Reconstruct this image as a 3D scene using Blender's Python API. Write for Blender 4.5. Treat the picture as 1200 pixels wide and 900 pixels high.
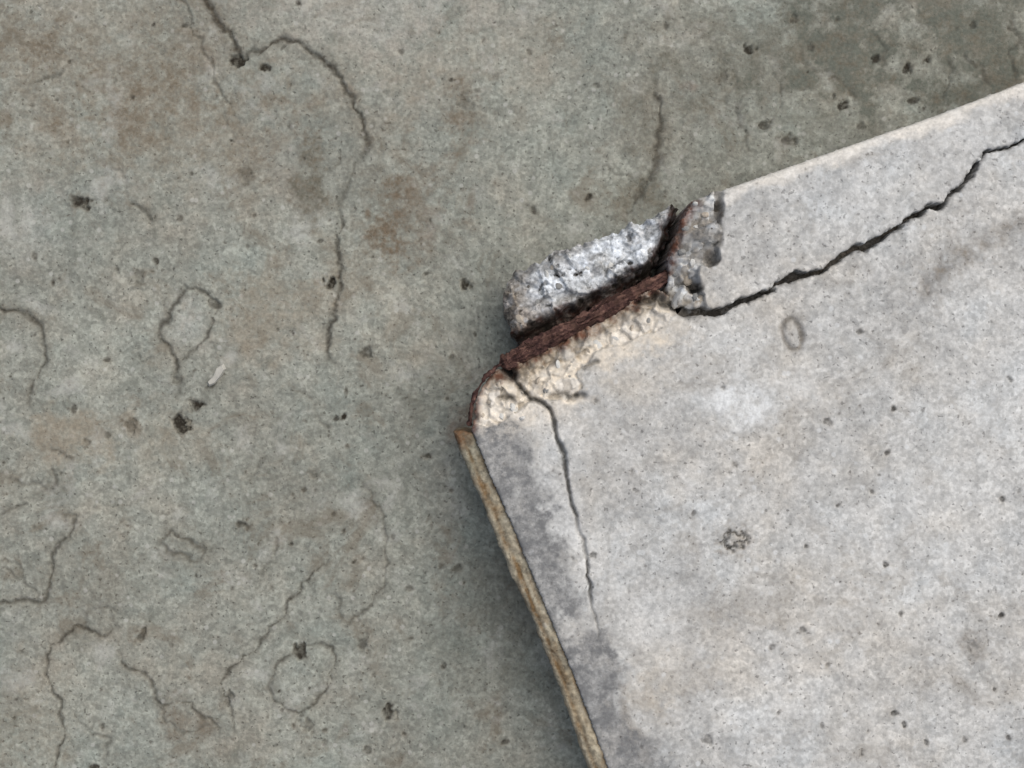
import bpy, math, random
import numpy as np

# ------------------------------------------------------------------ camera, light, exposure
for o in list(bpy.data.objects):
    bpy.data.objects.remove(o, do_unlink=True)
scene = bpy.context.scene
COL = scene.collection
H = 0.065            # height of the slab above the floor, metres
CAM_Z = 0.690        # camera height above the floor
SPX = 0.0005         # metres per photo pixel on the slab's top

cam_d = bpy.data.cameras.new('camera')
cam = bpy.data.objects.new('camera', cam_d)
COL.objects.link(cam)
cam.location = (0, 0, CAM_Z)
cam.rotation_euler = (0, 0, 0)
cam_d.sensor_width = 36.0
cam_d.lens = 36.0 * (CAM_Z - H) / (1200 * SPX)
cam_d.clip_start = 0.01
cam_d.clip_end = 500
scene.camera = cam

SUN_EL, SUN_ROT = math.radians(60), math.radians(50)
world = bpy.data.worlds.new('World')
scene.world = world
world.use_nodes = True
wn = world.node_tree
bg = wn.nodes['Background']
sky = wn.nodes.new('ShaderNodeTexSky')
sky.sky_type = 'NISHITA'
sky.sun_disc = False
sky.sun_elevation = SUN_EL
sky.sun_rotation = SUN_ROT
sky.dust_density = 5.0
sky.ozone_density = 0.6
wn.links.new(sky.outputs[0], bg.inputs[0])
bg.inputs[1].default_value = 0.05

sun_d = bpy.data.lights.new('sun', 'SUN')
sun_d.energy = 1.5
sun_d.angle = math.radians(80)
sun_d.color = (1.0, 0.985, 0.935)
sun = bpy.data.objects.new('sun', sun_d)
COL.objects.link(sun)
sun.location = (2, 2, 4)
# the lamp's -Z looks from the sun to the scene
sun.rotation_euler = (math.pi / 2 - SUN_EL, 0, math.pi - SUN_ROT)

vs = scene.view_settings
vs.view_transform = 'Standard'
vs.look = 'None'
vs.gamma = 1.0
vs.use_curve_mapping = False
vs.exposure = 0.72

# ------------------------------------------------------------------ helpers
def px(p, z):
    """photo coordinates of a point known to lie at height z -> metres"""
    k = SPX * (CAM_Z - z) / (CAM_Z - H)
    return ((p[0] - 600) * k, (450 - p[1]) * k)

def pxs(pts, z):
    return [px(p, z) for p in pts]

def _hash(ix, iy, seed):
    with np.errstate(over='ignore'):
        h = (ix.astype(np.uint32) * np.uint32(374761393) + iy.astype(np.uint32) * np.uint32(668265263)
             + np.uint32((seed * 1442695041) & 0xffffffff))
        h = (h ^ (h >> np.uint32(13))) * np.uint32(1274126177)
        h = h ^ (h >> np.uint32(16))
    return (h & np.uint32(0xffffff)).astype(np.float64) / 0xffffff

def vnoise(x, y, freq, seed=0):
    x = x * freq + 1000.37 + seed * 7.13
    y = y * freq + 1000.71 + seed * 3.77
    ix = np.floor(x).astype(np.int64); iy = np.floor(y).astype(np.int64)
    fx = x - ix; fy = y - iy
    fx = fx * fx * (3 - 2 * fx); fy = fy * fy * (3 - 2 * fy)
    a = _hash(ix, iy, seed); b = _hash(ix + 1, iy, seed)
    c = _hash(ix, iy + 1, seed); d = _hash(ix + 1, iy + 1, seed)
    return (a * (1 - fx) + b * fx) * (1 - fy) + (c * (1 - fx) + d * fx) * fy

def fbm(x, y, freq, oct=4, seed=0, gain=0.5):
    """about -1..1"""
    s = 0; amp = 1; tot = 0
    for i in range(oct):
        s = s + amp * (vnoise(x, y, freq * 2 ** i, seed + i * 17) * 2 - 1)
        tot += amp; amp *= gain
    return s / tot * 1.5

def rfbm(x, y, freq, oct=3, seed=0):
    c, s_ = math.cos(0.63), math.sin(0.63)
    return fbm(x * c - y * s_, x * s_ + y * c, freq, oct, seed)

def ridged(x, y, freq, oct=4, seed=0):
    s = 0; amp = 1; tot = 0
    for i in range(oct):
        s = s + amp * (1 - np.abs(vnoise(x, y, freq * 2 ** i, seed + i * 13) * 2 - 1) * 1.6)
        tot += amp; amp *= 0.55
    return s / tot

def facets(X, Y, size, seed, amp, slope):
    """broken-stone facets: every jittered cell is a small tilted plane"""
    gx_ = X / size + 0.35 * fbm(X, Y, 0.6 / size, 2, seed + 5); gy_ = Y / size + 0.35 * fbm(X, Y, 0.6 / size, 2, seed + 6)
    ix = np.floor(gx_).astype(np.int64); iy = np.floor(gy_).astype(np.int64)
    best = np.full(X.shape, 9e9); out = np.zeros(X.shape); tone = np.zeros(X.shape)
    for a in (-1, 0, 1):
        for b in (-1, 0, 1):
            cx, cy = ix + a, iy + b
            jx = cx + _hash(cx + 900, cy + 900, seed); jy = cy + _hash(cx + 900, cy + 900, seed + 1)
            d = (gx_ - jx) ** 2 + (gy_ - jy) ** 2
            z = amp * (_hash(cx + 900, cy + 900, seed + 2) * 2 - 1) + slope * size * ((_hash(cx + 900, cy + 900, seed + 3) * 2 - 1) * (gx_ - jx) + (_hash(cx + 900, cy + 900, seed + 4) * 2 - 1) * (gy_ - jy))
            m = d < best
            best = np.where(m, d, best); out = np.where(m, z, out); tone = np.where(m, _hash(cx + 900, cy + 900, seed + 8), tone)
    return out, tone

def sstep(a, b, x):
    t = np.clip((x - a) / (b - a), 0, 1)
    return t * t * (3 - 2 * t)

def roughen(pts, amp, seed, minlen=0.0012):
    """fractal subdivision of a polyline (metres)"""
    rng = random.Random(seed)
    out = [tuple(p) for p in pts]
    a = amp
    while True:
        new = [out[0]]; split = False
        for p, q in zip(out[:-1], out[1:]):
            L = math.hypot(q[0] - p[0], q[1] - p[1])
            if minlen * 2 < L < 0.2:
                m = rng.uniform(-1, 1) * L * a
                new.append(((p[0] + q[0]) / 2 - (q[1] - p[1]) / L * m, (p[1] + q[1]) / 2 + (q[0] - p[0]) / L * m))
                split = True
            new.append(q)
        out = new
        if not split:
            return out

def dist_line(X, Y, pts):
    """distance to a polyline and the parameter (0..1) along it"""
    best = np.full(X.shape, 1e9); par = np.zeros(X.shape)
    n = len(pts) - 1
    for i in range(n):
        ax, ay = pts[i]; bx, by = pts[i + 1]
        dx, dy = bx - ax, by - ay
        L2 = dx * dx + dy * dy + 1e-18
        t = np.clip(((X - ax) * dx + (Y - ay) * dy) / L2, 0, 1)
        d2 = (X - ax - t * dx) ** 2 + (Y - ay - t * dy) ** 2
        m = d2 < best
        best = np.where(m, d2, best); par = np.where(m, (i + t) / n, par)
    return np.sqrt(best), par

def sdist(X, Y, poly):
    """signed distance to a closed polygon, inside positive"""
    d, _ = dist_line(X, Y, list(poly) + [poly[0]])
    inside = np.zeros(X.shape, bool)
    n = len(poly)
    for i in range(n):
        ax, ay = poly[i]; bx, by = poly[(i + 1) % n]
        if ay == by:
            continue
        c = ((ay > Y) != (by > Y)) & (X < (bx - ax) * (Y - ay) / (by - ay) + ax)
        inside ^= c
    return np.where(inside, d, -d)

def local(X, Y, cx, cy, r):
    """window (slices) of the tensor grid around a point"""
    xs = X[0, :]; ys = Y[:, 0]
    i0, i1 = np.searchsorted(xs, [cx - r, cx + r]); j0, j1 = np.searchsorted(ys, [cy - r, cy + r])
    return slice(j0, j1), slice(i0, i1)

def window(X, Y, pts, m):
    xs = X[0, :]; ys = Y[:, 0]
    ax = [p[0] for p in pts]; ay = [p[1] for p in pts]
    i0, i1 = np.searchsorted(xs, [min(ax) - m, max(ax) + m]); j0, j1 = np.searchsorted(ys, [min(ay) - m, max(ay) + m])
    return slice(j0, j1), slice(i0, i1)

def axis(lo, dlo, dhi, hi, h, grow=1.09, cap=None):
    """dense spacing h between dlo and dhi, widening steps out to lo and hi"""
    mid = list(np.arange(dlo, dhi, h))
    a = []; p = dlo; s = h
    while p > lo:
        s *= grow
        if cap: s = min(s, cap)
        p -= s; a.append(max(p, lo))
    b = []; p = mid[-1]; s = h
    while p < hi:
        s *= grow
        if cap: s = min(s, cap)
        p += s; b.append(min(p, hi))
    return np.array(a[::-1] + mid + b)

def mesh_from(name, V, F, mat, attrs=None, smooth=True):
    me = bpy.data.meshes.new(name)
    nv, nf = len(V), len(F)
    k = F.shape[1]
    me.vertices.add(nv); me.vertices.foreach_set('co', np.ascontiguousarray(V, dtype=np.float32).ravel())
    me.loops.add(nf * k); me.polygons.add(nf)
    me.loops.foreach_set('vertex_index', np.ascontiguousarray(F, dtype=np.int32).ravel())
    me.polygons.foreach_set('loop_start', np.arange(0, nf * k, k, dtype=np.int32))
    me.polygons.foreach_set('loop_total', np.full(nf, k, dtype=np.int32))
    me.polygons.foreach_set('use_smooth', np.full(nf, smooth, dtype=bool))
    me.update(calc_edges=True)
    for an, arr in (attrs or {}).items():
        at = me.attributes.new(an, 'FLOAT_COLOR', 'POINT')
        at.data.foreach_set('color', np.ascontiguousarray(arr, dtype=np.float32).ravel())
    me.materials.append(mat)
    o = bpy.data.objects.new(name, me)
    COL.objects.link(o)
    return o

def pack(*ch):
    z = np.zeros_like(ch[0])
    ch = [np.clip(c, 0, 1) for c in ch]
    while len(ch) < 4:
        ch.append(z)
    return np.stack([c.ravel() for c in ch], 1)

def field(name, X, Y, D, zfun, mat, bottom=-0.002):
    """Solid with a modelled top: D is the signed distance to its outline, zfun gives (height, marks, marks)."""
    xs = X[0, :]; ys = Y[:, 0]
    gy, gx = np.gradient(D, ys, xs)
    gl = np.sqrt(gx * gx + gy * gy) + 1e-9
    gx /= gl; gy /= gl
    cx = np.gradient(xs)[None, :]; cy = np.gradient(ys)[:, None]
    hl = np.maximum(np.abs(gx) * cx + np.abs(gy) * cy, 1e-5) * 0.8
    rim = np.abs(D) < 0.6 * hl
    out = (D <= -0.6 * hl)
    X2 = X.copy(); Y2 = Y.copy()
    X2[rim] -= (D * gx)[rim]; Y2[rim] -= (D * gy)[rim]
    wall = out & (D > -4.0 * hl)
    sh = D + 0.05 * hl
    X2[wall] -= (sh * gx)[wall]; Y2[wall] -= (sh * gy)[wall]
    Z, m1, m2 = zfun(X2, Y2, np.maximum(D, 0))
    Z = np.where(out, bottom, Z)
    m1[out.ravel()] *= 0.15; m2[out.ravel()] *= 0.15      # marks belong to the top, they thin out down the sides
    top = ~out
    cell = top[:-1, :-1] | top[1:, :-1] | top[:-1, 1:] | top[1:, 1:]
    ny, nx = X.shape
    idx = np.arange(nx * ny).reshape(ny, nx)
    F = np.stack([idx[:-1, :-1][cell], idx[:-1, 1:][cell], idx[1:, 1:][cell], idx[1:, :-1][cell]], 1)
    used = np.zeros(nx * ny, bool); used[F.ravel()] = True
    remap = np.cumsum(used) - 1
    V = np.stack([X2.ravel(), Y2.ravel(), Z.ravel()], 1)[used]
    return mesh_from(name, V, remap[F], mat, {'marks': m1[used], 'tints': m2[used]})

def root(name, loc, label, cat):
    e = bpy.data.objects.new(name, None)
    COL.objects.link(e)
    e.location = loc
    e.empty_display_size = 0.02
    e['label'] = label; e['category'] = cat
    return e

def adopt(child, parent):
    child.parent = parent
    child.matrix_parent_inverse = parent.matrix_basis.inverted()
    return child

# ------------------------------------------------------------------ materials
def nd(nt, t, **kw):
    n = nt.nodes.new(t)
    for k, v in kw.items():
        setattr(n, k, v)
    return n

def concrete(name, base, cool, warm, dirt, brown, cream, rust, slate, white,
             grain=0.16, speck=0.35, bump=0.5, rough=0.92, seed=0.0, blotch=0.0):
    """cement: three sizes of mottling, sand grain, dark and pale specks, placed stains from the mesh's marks"""
    m = bpy.data.materials.new(name); m.use_nodes = True
    nt = m.node_tree; L = nt.links.new
    bs = nt.nodes['Principled BSDF']
    geo = nd(nt, 'ShaderNodeTexCoord')
    mp = nd(nt, 'ShaderNodeMapping'); mp.inputs['Location'].default_value = (seed, seed * 1.7, seed * 0.3)
    L(geo.outputs['Object'], mp.inputs['Vector'])
    co = mp.outputs['Vector']
    def noise(scale, det=3, rgh=0.55, dist=0.0):
        n = nd(nt, 'ShaderNodeTexNoise'); n.inputs['Scale'].default_value = scale
        n.inputs['Detail'].default_value = det; n.inputs['Roughness'].default_value = rgh
        n.inputs['Distortion'].default_value = dist
        L(co, n.inputs['Vector']); return n.outputs['Fac']
    def ramp(src, a, b, lo=0.0, hi=1.0):
        r = nd(nt, 'ShaderNodeMapRange'); r.interpolation_type = 'SMOOTHSTEP'
        r.inputs[1].default_value = a; r.inputs[2].default_value = b
        r.inputs[3].default_value = lo; r.inputs[4].default_value = hi
        L(src, r.inputs[0]); return r.outputs[0]
    def math_(op, a, b=None):
        n = nd(nt, 'ShaderNodeMath', operation=op)
        for i, v in enumerate((a, b)):
            if v is None: continue
            if isinstance(v, (int, float)): n.inputs[i].default_value = v
            else: L(v, n.inputs[i])
        return n.outputs[0]
    def mix(fac, a, b, mode='MIX'):
        n = nd(nt, 'ShaderNodeMix', data_type='RGBA', blend_type=mode)
        if isinstance(fac, (int, float)): n.inputs[0].default_value = fac
        else: L(fac, n.inputs[0])
        for i, v in ((6, a), (7, b)):
            if isinstance(v, tuple): n.inputs[i].default_value = (*v, 1)
            else: L(v, n.inputs[i])
        return n.outputs[2]
    def scale(col, fac):
        n = nd(nt, 'ShaderNodeVectorMath', operation='SCALE')
        L(col, n.inputs[0]); L(fac, n.inputs['Scale']); return n.outputs[0]
    c = mix(ramp(noise(14, 4, 0.6), 0.35, 0.65), cool, warm)
    c = mix(ramp(noise(45, 3, 0.6), 0.3, 0.7), c, base)
    c = scale(c, ramp(noise(9, 4, 0.65), 0.3, 0.7, 0.86, 1.14))
    c = scale(c, ramp(noise(110, 4, 0.7), 0.3, 0.7, 0.84, 1.16))
    g = noise(430, 2, 0.6)
    c = scale(c, ramp(g, 0.32, 0.68, 1 - grain, 1 + grain))
    vg = nd(nt, 'ShaderNodeTexVoronoi'); vg.inputs['Scale'].default_value = 400; L(co, vg.inputs['Vector'])
    sg = nd(nt, 'ShaderNodeSeparateColor'); L(vg.outputs['Color'], sg.inputs[0])
    c = scale(c, ramp(sg.outputs[0], 0.0, 1.0, 1 - grain, 1 + grain))
    # hue flecks
    c = mix(ramp(noise(260, 2), 0.55, 0.75, 0, 0.3), c, warm)
    # scattered dark grains and pale grains
    vo = nd(nt, 'ShaderNodeTexVoronoi'); vo.inputs['Scale'].default_value = 210; L(co, vo.inputs['Vector'])
    sep = nd(nt, 'ShaderNodeSeparateColor'); L(vo.outputs['Color'], sep.inputs[0])
    near = ramp(vo.outputs['Distance'], 0.22, 0.42, 1, 0)
    dk = ramp(noise(400, 1, 0.4, 0.0), 0.665, 0.735)
    c = mix(math_('MULTIPLY', dk, speck), c, dirt)
    lt = math_('MULTIPLY', near, ramp(sep.outputs[1], 0.90, 0.96))
    c = mix(math_('MULTIPLY', lt, 0.45), c, white)
    if blotch:
        b1 = math_('MULTIPLY', ramp(noise(26, 6, 0.68, 0.8), 0.52, 0.68), blotch)
        c = mix(b1, c, brown)
        b2 = math_('MULTIPLY', ramp(noise(38, 6, 0.7, 0.5), 0.54, 0.70), blotch * 0.8)
        c = mix(b2, c, slate)
        b3 = math_('MULTIPLY', ramp(noise(33, 6, 0.68, 0.4), 0.54, 0.70), blotch * 0.8)
        c = mix(b3, c, white)
    # placed marks
    a1 = nd(nt, 'ShaderNodeAttribute', attribute_name='marks'); s1 = nd(nt, 'ShaderNodeSeparateColor'); L(a1.outputs['Color'], s1.inputs[0])
    a2 = nd(nt, 'ShaderNodeAttribute', attribute_name='tints'); s2 = nd(nt, 'ShaderNodeSeparateColor'); L(a2.outputs['Color'], s2.inputs[0])
    brk = ramp(noise(130, 4, 0.7), 0.32, 0.64, 0.45, 1.15)
    brs = ramp(noise(95, 6, 0.75), 0.34, 0.66, 0.4, 1.1)
    brd = ramp(noise(330, 3, 0.6), 0.3, 0.6, 0.7, 1.25)
    for src, colr in ((s1.outputs[2], cream), (s2.outputs[2], white), (s1.outputs[1], brown),
                      (s2.outputs[1], slate), (s2.outputs[0], rust), (s1.outputs[0], dirt)):
        f = nd(nt, 'ShaderNodeMath', operation='MULTIPLY', use_clamp=True)
        L(src, f.inputs[0]); L(brd if colr is dirt else brs if colr is slate else brk, f.inputs[1])
        tinted = scale(mix(1.0, (1, 1, 1), colr, 'MULTIPLY'), ramp(g, 0.25, 0.75, 1 - grain * 1.2, 1 + grain * 1.2))
        c = mix(f.outputs[0], c, tinted)
    L(c, bs.inputs['Base Color'])
    bs.inputs['Roughness'].default_value = rough
    bs.inputs['Specular IOR Level'].default_value = 0.12
    hsum = math_('ADD', math_('MULTIPLY', noise(620, 1, 0.5), 0.35), math_('MULTIPLY', noise(260, 3, 0.6), 0.9))
    hsum = math_('SUBTRACT', hsum, math_('MULTIPLY', dk, 0.5))
    bp = nd(nt, 'ShaderNodeBump'); bp.inputs['Strength'].default_value = bump; bp.inputs['Distance'].default_value = 0.0006
    L(hsum, bp.inputs['Height']); L(bp.outputs[0], bs.inputs['Normal'])
    return m

M_FLOOR = concrete('floor_cement', base=(0.250, 0.260, 0.229), cool=(0.230, 0.252, 0.226), warm=(0.272, 0.262, 0.222),
                   dirt=(0.030, 0.026, 0.020), brown=(0.145, 0.118, 0.085), cream=(0.36, 0.31, 0.235), rust=(0.15, 0.06, 0.035),
                   slate=(0.12, 0.128, 0.108), white=(0.47, 0.47, 0.44), grain=0.145, speck=0.5, bump=0.6, seed=0.0, blotch=0.52)
M_SLAB = concrete('slab_cement', base=(0.445, 0.445, 0.435), cool=(0.43, 0.445, 0.45), warm=(0.475, 0.455, 0.42),
                  dirt=(0.035, 0.033, 0.030), brown=(0.22, 0.18, 0.13), cream=(0.72, 0.65, 0.55), rust=(0.13, 0.055, 0.035),
                  slate=(0.168, 0.171, 0.174), white=(0.66, 0.68, 0.69), grain=0.12, speck=0.45, bump=0.45, seed=3.1, blotch=0.22)
M_BREAK = concrete('broken_cement', base=(0.35, 0.35, 0.34), cool=(0.36, 0.385, 0.41), warm=(0.36, 0.30, 0.25),
                   dirt=(0.03, 0.025, 0.02), brown=(0.15, 0.12, 0.08), cream=(0.60, 0.54, 0.44), rust=(0.06, 0.022, 0.018),
                   slate=(0.12, 0.125, 0.12), white=(0.72, 0.765, 0.815), grain=0.28, speck=0.7, bump=0.9, seed=7.7)
M_REND = concrete('edge_mortar', base=(0.285, 0.258, 0.198), cool=(0.275, 0.262, 0.212), warm=(0.315, 0.262, 0.18),
                  dirt=(0.045, 0.034, 0.024), brown=(0.16, 0.105, 0.055), cream=(0.44, 0.39, 0.30), rust=(0.13, 0.06, 0.03),
                  slate=(0.13, 0.13, 0.09), white=(0.5, 0.48, 0.42), grain=0.2, speck=0.4, bump=0.6, seed=12.4)

def rust_mat(name):
    m = bpy.data.materials.new(name); m.use_nodes = True
    nt = m.node_tree; L = nt.links.new; bs = nt.nodes['Principled BSDF']
    tc = nd(nt, 'ShaderNodeTexCoord')
    n1 = nd(nt, 'ShaderNodeTexNoise'); n1.inputs['Scale'].default_value = 260; n1.inputs['Detail'].default_value = 5; n1.inputs['Roughness'].default_value = 0.7
    n2 = nd(nt, 'ShaderNodeTexNoise'); n2.inputs['Scale'].default_value = 120; n2.inputs['Detail'].default_value = 3
    mp = nd(nt, 'ShaderNodeMapping'); mp.vector_type = 'TEXTURE'
    mp.inputs['Rotation'].default_value = (0, 0, math.radians(27.7)); mp.inputs['Scale'].default_value = (1.25, 1, 1)
    L(tc.outputs['Object'], mp.inputs[0]); L(mp.outputs[0], n1.inputs[0]); L(tc.outputs['Object'], n2.inputs[0])
    r = nd(nt, 'ShaderNodeValToRGB')
    e = r.color_ramp.elements
    e[0].position = 0.36; e[0].color = (0.022, 0.012, 0.011, 1)
    e[1].position = 0.68; e[1].color = (0.20, 0.115, 0.09, 1)
    q = e.new(0.5); q.color = (0.066, 0.033, 0.029, 1)
    L(n1.outputs['Fac'], r.inputs[0])
    mx = nd(nt, 'ShaderNodeMix', data_type='RGBA'); mx.inputs[7].default_value = (0.115, 0.066, 0.05, 1)
    mr = nd(nt, 'ShaderNodeMapRange'); mr.inputs[1].default_value = 0.5; mr.inputs[2].default_value = 0.7; mr.inputs[4].default_value = 0.7
    L(n2.outputs['Fac'], mr.inputs[0]); L(mr.outputs[0], mx.inputs[0]); L(r.outputs[0], mx.inputs[6])
    L(mx.outputs[2], bs.inputs['Base Color']); bs.inputs['Roughness'].default_value = 0.9
    bs.inputs['Specular IOR Level'].default_value = 0.2
    bp = nd(nt, 'ShaderNodeBump'); bp.inputs['Strength'].default_value = 0.9; bp.inputs['Distance'].default_value = 0.0012
    L(n1.outputs['Fac'], bp.inputs['Height']); L(bp.outputs[0], bs.inputs['Normal'])
    return m
M_RUST = rust_mat('rusted_steel')

def stone_mat(name, a, b):
    m = bpy.data.materials.new(name); m.use_nodes = True
    nt = m.node_tree; L = nt.links.new; bs = nt.nodes['Principled BSDF']
    tc = nd(nt, 'ShaderNodeTexCoord'); n1 = nd(nt, 'ShaderNodeTexNoise')
    n1.inputs['Scale'].default_value = 420; n1.inputs['Detail'].default_value = 4; L(tc.outputs['Object'], n1.inputs[0])
    mx = nd(nt, 'ShaderNodeMix', data_type='RGBA'); mx.inputs[6].default_value = (*a, 1); mx.inputs[7].default_value = (*b, 1)
    L(n1.outputs['Fac'], mx.inputs[0]); L(mx.outputs[2], bs.inputs['Base Color']); bs.inputs['Roughness'].default_value = 0.85
    return m
M_STONE = [stone_mat('pale_stone', (0.46, 0.46, 0.44), (0.62, 0.62, 0.60)),
           stone_mat('grey_stone', (0.16, 0.16, 0.155), (0.30, 0.30, 0.29)),
           stone_mat('buff_stone', (0.36, 0.31, 0.25), (0.48, 0.43, 0.36)),
           stone_mat('dark_stone', (0.06, 0.055, 0.05), (0.13, 0.12, 0.105))]

# ------------------------------------------------------------------ the floor
FK = SPX * CAM_Z / (CAM_Z - H)          # metres per photo pixel on the floor
FLOOR_CRACKS = [  # (points in the photo, half width px, strength, brownness)
    ([(238, -30), (242, 4), (258, 30), (275, 52), (282, 68)], 6.0, 1.0, 0.8),
    ([(282, 68), (300, 60), (318, 50), (338, 48), (358, 56), (380, 72), (400, 92), (415, 115), (425, 140), (430, 165), (424, 185)], 4.2, 0.9, 0.5),
    ([(424, 185), (412, 205), (402, 230), (398, 250)], 5.5, 0.45, 0.6),
    ([(398, 248), (394, 275), (397, 300), (398, 330), (396, 350), (393, 375), (385, 398), (383, 412), (392, 426)], 3.8, 0.8, 0.35),
    ([(200, -10), (222, 30), (240, 65), (255, 100), (270, 122), (280, 145)], 2.6, 0.5, 0.3),
    ([(-30, 366), (0, 362), (20, 364), (40, 375), (50, 392), (52, 415), (45, 438), (36, 455), (33, 472)], 3.6, 0.75, 0.4),
    ([(216, 334), (202, 358), (189, 380), (190, 400), (200, 415), (208, 430), (205, 446)], 3.8, 0.75, 0.4),
    ([(216, 334), (234, 340), (252, 352), (248, 372), (243, 395), (230, 408), (215, 420)], 3.4, 0.7, 0.4),
    ([(240, 456), (252, 448), (258, 440)], 2.6, 0.6, 0.3),
    ([(205, 430), (212, 450), (208, 462)], 5.0, 0.4, 0.2),
    ([(-20, 712), (0, 707), (20, 704), (45, 708), (55, 700), (58, 680), (60, 655), (68, 640), (85, 615), (88, 604), (72, 603)], 3.4, 0.75, 0.5),
    ([(-10, 668), (12, 668), (25, 681)], 2.8, 0.45, 0.3),
    ([(62, 915), (66, 890), (76, 860), (72, 825), (58, 800), (55, 780), (58, 757), (75, 745), (90, 732), (105, 740), (125, 745), (142, 735)], 3.0, 0.75, 0.3),
    ([(138, 762), (155, 785), (178, 800), (182, 820), (205, 824), (225, 824), (240, 842), (258, 860)], 2.8, 0.65, 0.5),
    ([(182, 820), (192, 832), (196, 848)], 2.4, 0.5, 0.4),
    ([(386, 655), (375, 665), (363, 675), (350, 695), (335, 715), (315, 735), (305, 750), (285, 768), (268, 785), (258, 800), (262, 815), (272, 835), (276, 858)], 2.7, 0.7, 0.2),
    ([(350, 762), (370, 755), (390, 758), (392, 780), (388, 800), (375, 815), (362, 830), (350, 836), (335, 832), (320, 820), (314, 805), (322, 790), (328, 775), (350, 762)], 2.8, 0.7, 0.4),
    ([(425, 565), (436, 578), (449, 602), (455, 630), (456, 660), (448, 690), (435, 710), (415, 722), (405, 735)], 2.6, 0.5, 0.2),
    ([(385, 695), (398, 702), (402, 726)], 2.4, 0.45, 0.3),
    ([(321, 625), (318, 655), (306, 674)], 2.4, 0.45, 0.3),
    ([(188, 634), (200, 622), (212, 632), (230, 640), (240, 645), (235, 655), (222, 658), (210, 648), (195, 648), (188, 634)], 4.5, 0.6, 0.8),
    ([(768, 95), (770, 115), (775, 145), (768, 175), (762, 205), (752, 225), (735, 250)], 6.5, 0.8, 0.7),
    ([(905, 82), (915, 105), (912, 130)], 3.2, 0.45, 0.5),
    ([(868, 115), (872, 150), (885, 178)], 3.0, 0.4, 0.4),
    ([(1188, 20), (1182, 60), (1190, 95)], 4.5, 0.5, 0.9),
    ([(1108, 70), (1112, 100), (1106, 118)], 4.0, 0.5, 0.6),
    ([(0, 604), (15, 596), (32, 590)], 2.8, 0.5, 0.3),
    ([(58, 575), (64, 558), (60, 548)], 3.4, 0.5, 0.7),
    ([(60, 528), (75, 532), (88, 537)], 4.0, 0.55, 0.7),
    ([(152, 236), (165, 246), (177, 262)], 3.2, 0.55, 0.3),
    ([(38, 99), (55, 92), (72, 84)], 4.0, 0.55, 0.5),
    ([(285, 568), (300, 552), (312, 535)], 2.4, 0.35, 0.3),
    ([(366, 470), (372, 488), (386, 505)], 4.0, 0.35, 0.5),
    ([(160, 405), (164, 424), (180, 418)], 3.4, 0.45, 0.2),
    ([(0, 655), (22, 662), (40, 690), (44, 706)], 2.6, 0.35, 0.4), ([(100, 738), (104, 715), (125, 712), (146, 722)], 2.4, 0.3, 0.4),
    ([(80, 830), (100, 855), (130, 868), (120, 890)], 2.6, 0.4, 0.3), ([(196, 848), (222, 858), (245, 850)], 2.8, 0.4, 0.5), ([(10, 560), (40, 566), (60, 575)], 3.2, 0.4, 0.6),
    ([(240, 545), (262, 560), (285, 568)], 2.4, 0.25, 0.3), ([(300, 690), (318, 664), (322, 640)], 2.2, 0.3, 0.3), ([(350, 455), (366, 470)], 2.6, 0.3, 0.4),
    ([(415, 722), (430, 738), (428, 752)], 2.6, 0.35, 0.3), ([(130, 195), (152, 236)], 2.2, 0.3, 0.3), ([(258, 120), (266, 150), (284, 172)], 2.2, 0.25, 0.3),
    ([(398, 180), (380, 205), (362, 222)], 4.0, 0.3, 0.8), ([(940, 60), (958, 85), (985, 92), (1000, 120)], 4.0, 0.35, 0.6), ([(1020, 40), (1040, 58), (1036, 80)], 4.5, 0.4, 0.6),
    ([(845, 60), (862, 90), (850, 120), (866, 140)], 3.0, 0.3, 0.5), ([(1130, 60), (1150, 78), (1160, 100)], 4.5, 0.45, 0.7), ([(700, 190), (722, 205), (748, 212)], 2.6, 0.25, 0.5),
]
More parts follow.
